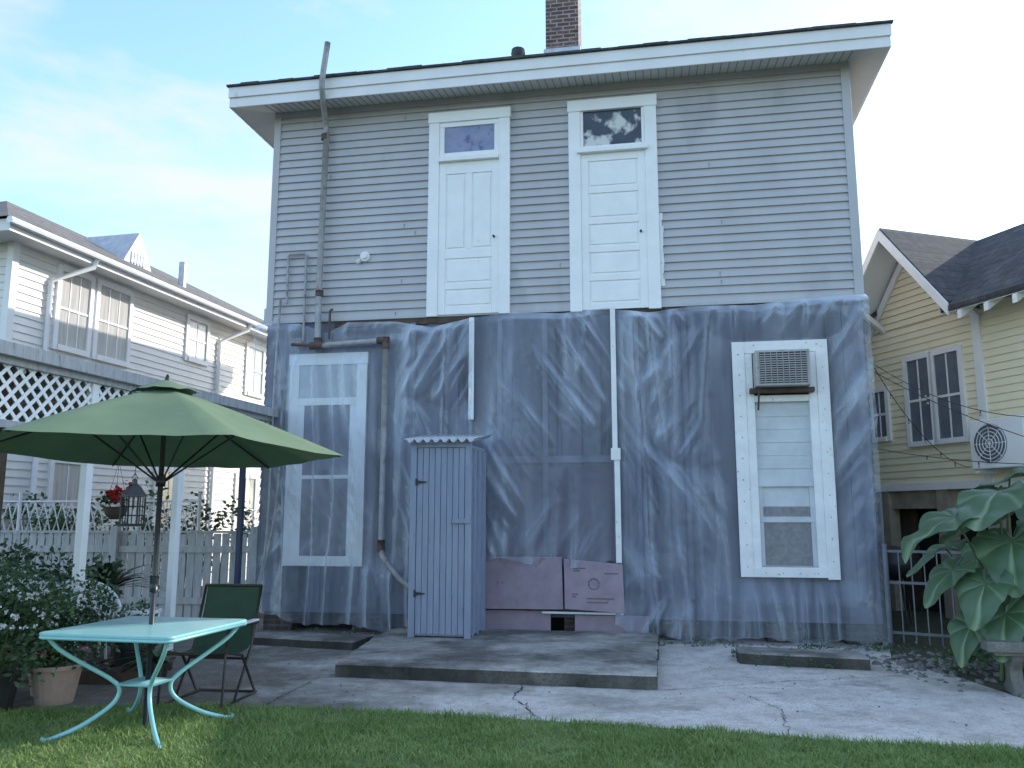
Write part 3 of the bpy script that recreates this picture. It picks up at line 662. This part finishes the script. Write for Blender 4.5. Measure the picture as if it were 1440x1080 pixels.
b=MB(); leafcloud(b,(0,0,.06),(.15,.15,.08),190,.06); b.obj('basket_leaves',M['leafd'],HB)
b=MB(); leafcloud(b,(0.02,-.04,.12),(.14,.14,.07),130,.04,.9); b.obj('basket_blooms',M['redp'],HB)
def arch_plant(name,loc,n,L,mat,wd=.05,potr=.14,poth=.28,potmat=None,base=.28):
    e=empty(name,loc); b=MB(); b.lathe((0,0,0),[(potr*.7,0),(potr,poth),(potr*1.08,poth),(potr*1.08,poth-.03),(potr*.9,poth-.03),(0,poth-.04)],18); b.obj('pot',potmat or M['black'],e,smooth=False)
    b=MB()
    for k in range(n):
        a=random.uniform(0,6.28); l=L*random.uniform(.6,1.1); el=random.uniform(.5,1.4); w=wd*random.uniform(.7,1.2)
        r0=0
        for j in range(7):
            t=j/6; rr=r0+l*t*math.cos(el)+.25*l*t*t; z=base+l*(t*math.sin(el)-.55*t*t); ww=w*math.sin(math.pi*min(1,t*.9+.1))
            x=rr*math.cos(a); y=rr*math.sin(a); cx_,cy_=-math.sin(a)*ww,math.cos(a)*ww
            b.v+=[(x-cx_,y-cy_,z+.01),(x+cx_,y+cy_,z+.01)]; i=len(b.v)
            if j: b.f.append((i-4,i-3,i-1,i-2))
    b.obj('leaves',mat,e,smooth=True); return e
arch_plant('potted_palm',(-4.5,9.6,.40),70,.8,M['leafd'],.04,base=.25)
arch_plant('potted_fern',(-3.25,8.0,0),40,.38,M['leafm'],.02,potr=.11,poth=.18,base=.16)
b=MB()
for x in(-4.7,-4.3):
    for y in(9.4,9.8): b.box(x-.02,x+.02,y-.02,y+.02,0,.36)
b.box(-4.75,-4.25,9.35,9.85,.36,.40); b.box(-4.73,-4.27,9.37,9.83,.12,.14); b.obj('plant_stand',M['brown'])
PL=empty('tall_planter',(-3.9,9.15,0)); b=MB(); b.lathe((0,0,0),[(0,0),(.12,0),(.175,.50),(.185,.50),(.185,.53),(.16,.53),(.15,.48),(0,.47)],22); b.obj('planter_body',M['white'],PL,smooth=False)
b=MB(); leafcloud(b,(0,0,.56),(.12,.12,.04),90,.05); b.obj('planter_leaves',M['leafm'],PL)
WC=empty('wicker_armchair',(-4.22,8.6,0),R(35)); b=MB()
for k in range(17):
    a=math.pi*k/16; x=.27*math.cos(a); y=.25*math.sin(a); h=.58+.26*math.sin(a)
    b.tube([(x,y,.36),(x*1.12,y*1.12,h)],.01,5)
for q in(0,.2,.4,.6,.8,1): b.tube([((.27+.032*q)*math.cos(math.pi*k/16),(.25+.03*q)*math.sin(math.pi*k/16),.36+q*(.22+.26*math.sin(math.pi*k/16))) for k in range(17)],.009+.01*(q==1),6)
b.lathe((0,-.02,.33),[(0,.04),(.27,.04),(.28,.0),(.2,-.02)],18)
for a in(.8,2.3,3.9,5.5): b.tube([(.22*math.cos(a),.22*math.sin(a),.33),(.25*math.cos(a),.25*math.sin(a),0)],.014,6)
b.obj('wicker_shell',M['wicker'],WC)
def shrub(name,loc,rad,n,ls,nf,pot=None,lm='leafm',pet='petal'):
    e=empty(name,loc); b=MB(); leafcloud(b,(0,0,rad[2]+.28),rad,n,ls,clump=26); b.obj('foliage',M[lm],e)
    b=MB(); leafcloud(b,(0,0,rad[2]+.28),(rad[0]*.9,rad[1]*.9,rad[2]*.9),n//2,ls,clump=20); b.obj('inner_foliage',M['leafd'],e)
    b=MB()
    for k in range(9): 
        a=random.uniform(0,6.28); r=random.uniform(.2,.8); b.tube([(0,0,.2),(r*.4*rad[0]*math.cos(a),r*.4*rad[1]*math.sin(a),.2+rad[2]*.7),(r*rad[0]*math.cos(a),r*rad[1]*math.sin(a),.28+rad[2]*1.5)],[.012,.004],5)
    b.obj('stems',M['stem'],e)
    if nf:
        b=MB()
        for k in range(nf):
            th=random.uniform(0,6.28); ph=random.uniform(.0,1.5); c=Vector((rad[0]*1.0*math.cos(th)*math.cos(ph*.8),rad[1]*1.1*math.sin(th)*math.cos(ph*.8),rad[2]+.28+rad[2]*1.0*math.sin(ph)))
            leafcloud(b,c,(.022,.022,.016),10,.021,.9,clump=3)
        b.obj('flowers',M[pet],e)
    b=MB(); b.lathe((0,0,0),[(0,0),(.14,0),(.19,.28),(.21,.28),(.21,.31),(.18,.31),(.17,.27),(0,.26)],20); b.obj('pot',pot or M['terra'],e)
shrub('flowering_shrub',(-3.95,7.5,0),(.34,.34,.32),2000,.05,80)
shrub('flowering_shrub',(-4.05,6.85,0),(.42,.32,.36),2300,.05,110,M['black'])
shrub('flowering_shrub',(-4.75,8.1,0),(.40,.4,.36),1600,.06,24)
shrub('potted_shrub',(-3.6,8.3,0),(.24,.22,.14),600,.045,14,M['black'],pet='pinkp')
shrub('potted_shrub',(-5.1,9.3,0),(.5,.4,.42),1400,.07,0,M['black'],'leafd')
shrub('potted_shrub',(-3.72,7.15,0),(.22,.2,.08),500,.045,12,M['terra'],pet='pinkp')
b=MB()
for k in range(4): b.box(-4.1+k*.2,-3.95+k*.2,7.9,8.7,.1,.12)
b.box(-4.1,-3.36,7.9,7.96,.0,.1); b.box(-4.1,-3.36,8.6,8.66,.0,.1); b.obj('wood_pallet',M['brown'])
# ================================================================= RIGHT STUFF
def taro_mat():
    m,nt,b=new_mat('taro_leaf'); N=nt.nodes;L=nt.links
    at=N.new('ShaderNodeAttribute'); at.attribute_name='vein'
    tc=N.new('ShaderNodeTexCoord'); n=N.new('ShaderNodeTexNoise'); n.inputs['Scale'].default_value=5; n.inputs['Detail'].default_value=3; L.new(tc.outputs['Object'],n.inputs[0])
    m1=N.new('ShaderNodeMix'); m1.data_type='RGBA'; m1.inputs[6].default_value=(.055,.11,.055,1); m1.inputs[7].default_value=(.11,.185,.095,1); L.new(n.outputs['Fac'],m1.inputs[0])
    m2=N.new('ShaderNodeMix'); m2.data_type='RGBA'; m2.inputs[7].default_value=(.24,.33,.19,1); L.new(m1.outputs[2],m2.inputs[6]); L.new(at.outputs['Fac'],m2.inputs[0])
    L.new(m2.outputs[2],b.inputs['Base Color']); b.inputs['Roughness'].default_value=.34
    t=N.new('ShaderNodeBsdfTranslucent'); L.new(m2.outputs[2],t.inputs[0]); ms=N.new('ShaderNodeMixShader'); ms.inputs[0].default_value=.2
    L.new(b.outputs[0],ms.inputs[1]); L.new(t.outputs[0],ms.inputs[2]); L.new(ms.outputs[0],N['Material Output'].inputs[0]); return m
TL=taro_mat()
def taro(name,loc,leaves):
    e=empty(name,loc); b=MB(); st=MB(); cols=[]
    for (tx,ty,tz,L,yaw,pitch) in leaves:
        st.tube([(random.uniform(-.08,.08),random.uniform(-.08,.08),0),(tx*.35,ty*.35,tz*.6),(tx,ty,tz)],[.022,.009],8,smooth_pts=4)
        Mx=Matrix.Rotation(yaw,4,'Z')@Matrix.Rotation(pitch,4,'Y')
        n=56; rings=8; i0=len(b.v)
        for r in range(rings+1):
            t=r/rings
            for k in range(n):
                ph=-math.pi+2*math.pi*k/n; ap=abs(ph)
                rr=L*(.56+.06*math.cos(ph)+.38*math.exp(-(ph/.42)**2))*(1-.80*math.exp(-((math.pi-ap)/.22)**2))*(1+.03*math.sin(ph*11+tx*9))
                x=rr*t*math.cos(ph); y=rr*t*math.sin(ph)*.95
                vein=abs(math.sin(ph*3.5)) if ap<2.8 else 1
                z=-.22*(x*x+y*y)/L - .06*abs(x)*t + .07*L*t*(vein-.5)+.14*abs(y)+.16*L*t*nz(x*5,y*5,tx*3)
                p=Mx@Vector((x,y,z)); b.v.append((tx+p.x,ty+p.y,tz+p.z)); cols.append((1-min(1,vein*3.2))*.8*(1-.4*t)+(.6 if ap<.06 else 0))
        for r in range(rings):
            for k in range(n):
                if r==0: a=i0+n+k; c=i0+n+(k+1)%n; b.f.append((i0,a,c))
                else: a=i0+r*n+k;c=i0+r*n+(k+1)%n; b.f.append((a,a+n,c+n,c))
    o=b.obj('leaves',TL,e,smooth=True)
    at=o.data.color_attributes.new('vein','FLOAT_COLOR','POINT')
    for i,c in enumerate(cols): at.data[i].color=(c,c,c,1)
    st.obj('stalks',M['stem'],e,smooth=True)
taro('elephant_ear_plant',(4.60,8.05,0),[(-.52,-.2,1.50,.62,R(190),R(18)),(-.15,-.3,1.72,.60,R(215),R(20)),(-.10,-.35,1.28,.58,R(235),R(36)),(-.45,-.5,.92,.44,R(215),R(42)),(-.60,-.25,1.02,.42,R(185),R(34)),(.3,-.3,1.3,.60,R(275),R(40)),(.2,.1,1.86,.60,R(170),R(16)),(-.3,-.5,.66,.42,R(225),R(48)),(.25,-.5,.9,.52,R(260),R(45)),(-.4,.25,1.20,.44,R(165),R(24)),(.05,-.55,.6,.40,R(245),R(50)),(-.5,-.3,.54,.36,R(200),R(48)),(.4,-.4,1.78,.58,R(300),R(28)),(.0,.3,1.5,.5,R(120),R(20))])
taro('elephant_ear_plant',(5.3,8.9,0),[(-.4,-.1,1.2,.5,R(200),R(30)),(.1,-.2,1.7,.5,R(230),R(25)),(-.2,-.3,.9,.45,R(235),R(45)),(.3,-.3,1.2,.45,R(270),R(35)),(.2,.3,1.6,.5,R(140),R(20))])
b=MB()
for k in range(9): leafcloud(b,(4.25+.16*k,8.35+.12*(k%3),.14),(.16,.16,.12),120,.05)
b.obj('ground_ivy',M['leafm'])
BN=empty('concrete_bench',(4.8,7.4,0),R(-14)); b=MB(); b.box(-.74,.74,-.2,.2,.36,.45); b.box(-.68,.68,-.17,.17,.33,.36)
for sx in(-1,1):
    pr=[(-.15,0),(.15,0),(.15,.05),(.08,.12),(.07,.2),(.14,.30),(.14,.33),(-.14,.33),(-.14,.30),(-.07,.2),(-.08,.12),(-.15,.05)]
    b.prism([(sx*.5-.05,y,z) for y,z in pr],(.1,0,0))
b.obj('bench_body',concrete('bench_concrete',(.20,.185,.165),(.06,.055,.045),(.28,.265,.24),.42,.6),BN,bevel=.012)
GR=empty('kettle_grill',(5.3,11.9,0)); b=MB(); b.lathe((0,0,.62),[(0,0),(.14,.03),(.26,.14),(.28,.22),(.28,.25),(.25,.36),(.14,.45),(0,.48)],20)
for a in(.5,2.6,4.7): b.tube([(.18*math.cos(a),.18*math.sin(a),.68),(.3*math.cos(a),.3*math.sin(a),0)],.014,6)
b.obj('grill_kettle',M['black'],GR,smooth=True)
GC=empty('garden_chair',(6.2,11.2,0),R(20)); b=MB()
for x in(-.25,.25):
    for y in(-.22,.22): b.tube([(x,y,0),(x,y,.45 if y<0 else .95)],.016,6)
for k in range(5): b.box(-.25,.25,.21,.23,.52+k*.09,.57+k*.09)
b.box(-.27,.27,-.25,.23,.42,.45); b.obj('chair_slats',M['galv'],GC)
# right neighbour house
Cc=Vector((6.8,12.0)); X=Vector((.305,-.952)); O=Cc-X*5.1
N2=empty('yellow_bungalow',(O.x,O.y,0),math.atan2(-.952,.305))
zb=2.0; ap=3.96; sl=1.22; za_=5.98
b=MB(); b.siding((0,0,0),(1,0,0),(0,-1,0),9.5,zb,4.55,.11,.018)
h=.11; z=4.55; zt=za_-.12
while z<zt-.05:
    k=(zt-z)/sl; k2=max(0,(zt-z-h)/sl)
    b.poly([(ap-k,-.022,z),(ap+k,-.022,z),(ap+k2,-.004,z+h),(ap-k2,-.004,z+h)]); z+=h
b.obj('bungalow_siding',M['yellow'],N2)
MB().box(-1,9.5,.01,6,zb,4.4).obj('bungalow_core',M['yellow'],N2)
b=MB(); b.siding((9.5,0,0),(0,1,0),(1,0,0),6,zb,4.55,.11,.018); b.obj('bungalow_end_siding',M['yellow'],N2)
b=MB(); b.w(5.03,5.17,0,.05,zb-.1,4.4); b.w(0,9.5,.0,.045,zb-.10,zb+.02)
def win(b,g,s0,s1,z0,z1,t=.08,mull=1):
    b.w(s0-t,s0,0,.06,z0-t,z1+t); b.w(s1,s1+t,0,.06,z0-t,z1+t); b.w(s0,s1,0,.06,z1,z1+t*1.2); b.w(s0,s1,0,.08,z0-t,z0)
    zm=(z0+z1)/2; b.w(s0,s1,0,.045,zm-.02,zm+.02)
    for k in range(mull): m=s0+(s1-s0)*(k+1)/(mull+1); b.w(m-.012,m+.012,0,.04,z0,z1)
    g.w(s0,s1,.022,.03,z0,z1)
g=MB(); win(b,g,3.72,4.16,2.66,3.95); win(b,g,4.28,4.74,2.66,3.95); win(b,g,2.9,3.2,2.8,3.55)
b.obj('bungalow_trim',M['creamtrim'],N2,bevel=.004); g.obj('bungalow_windows',M['glass'],N2)
b=MB()
def plane(p,q,r,s,th=.08): b.prism([p,q,r,s],(0,0,th))
hwid=1.22; zl=za_-hwid*sl
plane((ap,-.6,za_),(ap+hwid,-.6,zl),(ap+hwid,5,zl),(ap,5,za_)); plane((ap,5,za_),(ap-hwid,5,zl),(ap-hwid,-.6,zl),(ap,-.6,za_))
plane((ap+1.1,-.62,4.40),(10,-.62,4.40),(10,1.35,za_-.02),(ap,1.35,za_-.02)); plane((-1.5,-.62,4.40),(ap-1.1,-.62,4.40),(ap,1.35,za_-.02),(-1.5,1.35,za_-.02)); plane((-1.5,1.35,za_-.02),(10,1.35,za_-.02),(10,6.6,3.9),(-1.5,6.6,3.9))
b.obj('bungalow_roof',M['shingle'],N2)
b=MB()
for sg in(1,-1): 
    b.prism([(ap,-.64,za_+.05),(ap+sg*(hwid+.02),-.64,zl+.03),(ap+sg*(hwid+.02),-.64,zl-.15),(ap,-.64,za_-.13)],(0,.035,0))
    b.prism([(ap,-.06,za_-.10),(ap+sg*hwid,-.06,zl-.10),(ap+sg*hwid,-.06,zl-.26),(ap,-.06,za_-.26)],(0,.04,0))
    b.prism([(ap,-.6,za_-.03),(ap+sg*hwid,-.6,zl-.03),(ap+sg*hwid,0,zl-.03),(ap,0,za_-.03)],(0,0,.015))
    b.prism([(ap+sg*.75,-.6,5.0),(ap+sg*.75,-.6,4.91),(ap+sg*.75,0,4.5),(ap+sg*.75,0,4.6)],(.07,0,0))
for k in range(11): s=5.35+k*.45; b.prism([(s,-.62,4.26),(s,-.62,4.37),(s,0,4.86),(s,0,4.66)],(.07,0,0))
b.prism([(5.05,-.6,4.385),(10,-.6,4.385),(10,0,4.87),(5.05,0,4.87)],(0,0,.01))
b.obj('bungalow_rakes',M['creamtrim'],N2)
b=MB(); b.box(-1,9.5,.5,.6,0,zb); b.obj('bungalow_underfloor',M['dark'],N2)
b=MB()
for s in(.5,1.8,3.0,4.2,5.1,6.4,7.8,9.2): b.box(s-.1,s+.1,-.02,.18,0,zb-.10)
b.box(-1,9.5,.04,.1,1.62,1.9)
b.obj('bungalow_piers',M['tan'],N2)
b=MB(); b.box(2.3,3.3,.3,.36,.0,1.75); b.obj('bungalow_basement_door',M['brown'],N2)
CD=empty('ac_condenser',(O.x,O.y,0),math.atan2(-.952,.305)); b=MB(); b.w(5.22,6.1,.12,.46,2.14,2.82); b.obj('condenser_case',M['creamtrim'],CD,bevel=.02)
b=MB(); fc=(5.56,2.48)
for r in(.06,.11,.16,.21,.26): b.tube([(fc[0]+r*math.cos(a*.3142),-.475,fc[1]+r*math.sin(a*.3142)) for a in range(21)],.006,5)
for k in range(8): a=k*.785; b.tube([(fc[0],-.475,fc[1]),(fc[0]+.27*math.cos(a),-.475,fc[1]+.27*math.sin(a))],.005,5)
b.tube([(5.3,0,2.1),(5.3,-.46,2.1)],.02,6); b.tube([(6.0,0,2.1),(6.0,-.46,2.1)],.02,6); b.obj('condenser_grille',M['creamtrim'],CD)
b=MB(); b.tube([(fc[0],-.462,fc[1]),(fc[0],-.466,fc[1])],.27,24); b.obj('condenser_fan',M['galv'],CD)
SLt=empty('string_lights'); b=MB(); g=MB()
def strand(p,q,sag,n=14,m=9):
    p=Vector(p);q=Vector(q); P=[]
    for k in range(n+1): t=k/n; r=p+(q-p)*t; r.z-=sag*4*t*(1-t); P.append(r)
    b.tube(P,.005,5)
    for k in range(1,m): 
        t=k/m; r=p+(q-p)*t; r.z-=sag*4*t*(1-t); b.tube([r,r-Vector((0,0,.04))],.009,5); g.lathe((r.x,r.y,r.z-.07),[(0,0),(.014,.01),(.014,.022),(.007,.035)],8)
a=hw_(7.95,.1,3.35)
strand(a,(7.3,9.6,2.9),.45,m=5); strand((a[0],a[1],3.25),(6.9,8.6,1.95),.2,m=5); strand(a,(6.6,12.2,2.2),.25,m=6); strand((a[0],a[1],2.3),(6.9,9.2,2.1),.1,m=5)
b.obj('light_cable',M['black'],SLt); g.obj('bulbs',M['bulb'],SLt)
# ================================================================= LEFT NEIGHBOUR
NL=empty('cream_house',(-8.07,13.13,0),math.atan2(.975,.2217))
b=MB(); b.siding((0,0,0),(1,0,0),(0,-1,0),13,.3,6.0,.13,.02); b.siding((0,8,0),(0,-1,0),(-1,0,0),8,.3,6.0,.13,.02); b.obj('cream_house_siding',M['cream'],NL)
MB().box(.0,13,.0,8,0,5.99).obj('cream_house_core',M['cream'],NL)
b=MB(); g=MB(); b.w(-.06,.08,-.08,.04,0,6)
for (s0,s1,z0,z1,mu) in((1.02,1.72,4.42,5.72,2),(1.98,2.80,4.42,5.72,2),(4.75,5.42,4.9,5.72,1),(7.2,7.9,4.5,5.6,1),(1.2,1.9,.9,2.4,1),(4,4.8,.9,2.4,1),(7,7.8,.9,2.4,1)): win(b,g,s0,s1,z0,z1,.1,mu)
b.obj('cream_house_trim',M['creamtrim'],NL,bevel=.004)
g.obj('cream_house_windows',pm('curtain_glass',(.60,.58,.54),(.44,.42,.39),scale=3,rough=.15,stretch=(6,1,.3)),NL)
b=MB(); ov=.46; b.box(-.6,13.5,-ov-.02,-ov,5.86,6.05); b.box(-.62,-.6,-ov-.02,8.5,5.86,6.05); b.poly([(-.6,-ov,5.9),(13.5,-ov,5.9),(13.5,0,5.9),(-.6,0,5.9)]); b.poly([(-.6,0,5.9),(0,0,5.9),(0,8.5,5.9),(-.6,8.5,5.9)])
b.tube([(-.7,-ov-.08,6.0),(13.5,-ov-.08,6.0)],.06,8)
b.obj('cream_house_fascia',M['creamtrim'],NL)
b=MB()
for s in(.75,5.9): b.tube([(s+.5,-ov-.06,5.95),(s+.45,-ov-.06,5.8),(s,-.07,5.45),(s,-.07,3.0),(s,-.07,.2)],.045,8)
b.obj('cream_house_downspouts',M['creamtrim'],NL,smooth=True)
b=MB(); z0=6.06; zr=z0+.52*4.4
b.poly([(-.7,-ov-.05,z0),(13.6,-ov-.05,z0),(13.6-4.4,3.95,zr),(3.7,3.95,zr)]); b.poly([(-.7,8.4,z0),(-.7,-ov-.05,z0),(3.7,3.95,zr)]); b.poly([(13.6,8.4,z0),(-.7,8.4,z0),(3.7,3.95,zr),(9.2,3.95,zr)]); b.poly([(13.6,-ov-.05,z0),(13.6,8.4,z0),(9.2,3.95,zr)])
b.obj('cream_house_roof',M['shingle2'],NL)
b=MB(); b.prism([(4.0,1.3,6.6),(5.4,1.3,6.6),(4.7,1.3,7.75)],(0,2.5,0)); b.obj('cream_house_dormer',M['tin'],NL)
b=MB(); 
for k in range(5): b.box(4.45-.0+k*.1,4.5+k*.1,1.27,1.3,7.0,7.25)
b.obj('dormer_louvre',M['creamtrim'],NL)
b=MB(); b.tube([(5.9,1.0,6.6),(5.9,1.0,7.4)],.09,10); b.tube([(8.6,.3,6.3),(8.6,.3,6.9)],.07,10); b.obj('cream_house_flues',M['tin'],NL)
# ================================================================= WORLD / SUN / CAMERA
AZ=62; EL=27
w=bpy.data.worlds.new("World"); scene.world=w; w.use_nodes=True; nt=w.node_tree; N=nt.nodes; L=nt.links
bg=N['Background']; bg.inputs['Strength'].default_value=.15
sk=N.new('ShaderNodeTexSky'); sk.sky_type='NISHITA'; sk.sun_disc=False; sk.sun_elevation=R(EL); sk.sun_rotation=R(AZ); sk.air_density=1.2; sk.dust_density=1.0; sk.ozone_density=2.4
vm=N.new('ShaderNodeVectorMath'); vm.operation='MULTIPLY'; vm.inputs[1].default_value=(2.6,2.85,3.05); L.new(sk.outputs[0],vm.inputs[0])
tc=N.new('ShaderNodeTexCoord'); mp=N.new('ShaderNodeMapping'); mp.inputs['Scale'].default_value=(1.0,1.3,3.4); mp.inputs['Location'].default_value=(3.1,.9,.8); L.new(tc.outputs['Generated'],mp.inputs[0])
n1=N.new('ShaderNodeTexNoise'); n1.inputs['Scale'].default_value=2.3; n1.inputs['Detail'].default_value=6; n1.inputs['Roughness'].default_value=.58; n1.inputs['Distortion'].default_value=.25; L.new(mp.outputs[0],n1.inputs[0])
mr=N.new('ShaderNodeMapRange'); mr.inputs['From Min'].default_value=.46; mr.inputs['From Max'].default_value=.66; mr.inputs['To Max'].default_value=.9; L.new(n1.outputs['Fac'],mr.inputs['Value'])
mx=N.new('ShaderNodeMix'); mx.data_type='RGBA'; mx.inputs[7].default_value=(6.3,6.5,6.7,1); L.new(mr.outputs[0],mx.inputs[0]); L.new(vm.outputs[0],mx.inputs[6]); L.new(mx.outputs[2],bg.inputs['Color'])
sd=bpy.data.lights.new('sun','SUN'); sd.energy=5; sd.angle=R(.5); sd.color=(1,.94,.86); so=bpy.data.objects.new('sun',sd); scene.collection.objects.link(so)
dv=Vector((math.sin(R(AZ))*math.cos(R(EL)),math.cos(R(AZ))*math.cos(R(EL)),math.sin(R(EL)))); so.rotation_euler=(dv).to_track_quat('Z','Y').to_euler(); so.location=(10,20,20)
cam=bpy.data.cameras.new('camera'); co=bpy.data.objects.new('camera',cam); scene.collection.objects.link(co); scene.camera=co
cam.sensor_width=36; cam.lens=29.55; cam.clip_end=1500; cam.clip_start=.05
co.location=(0,0,1.5); co.rotation_euler=(R(90+8.95),R(0),0)
scene.view_settings.view_transform='Standard'; scene.view_settings.look='None'; scene.view_settings.exposure=0
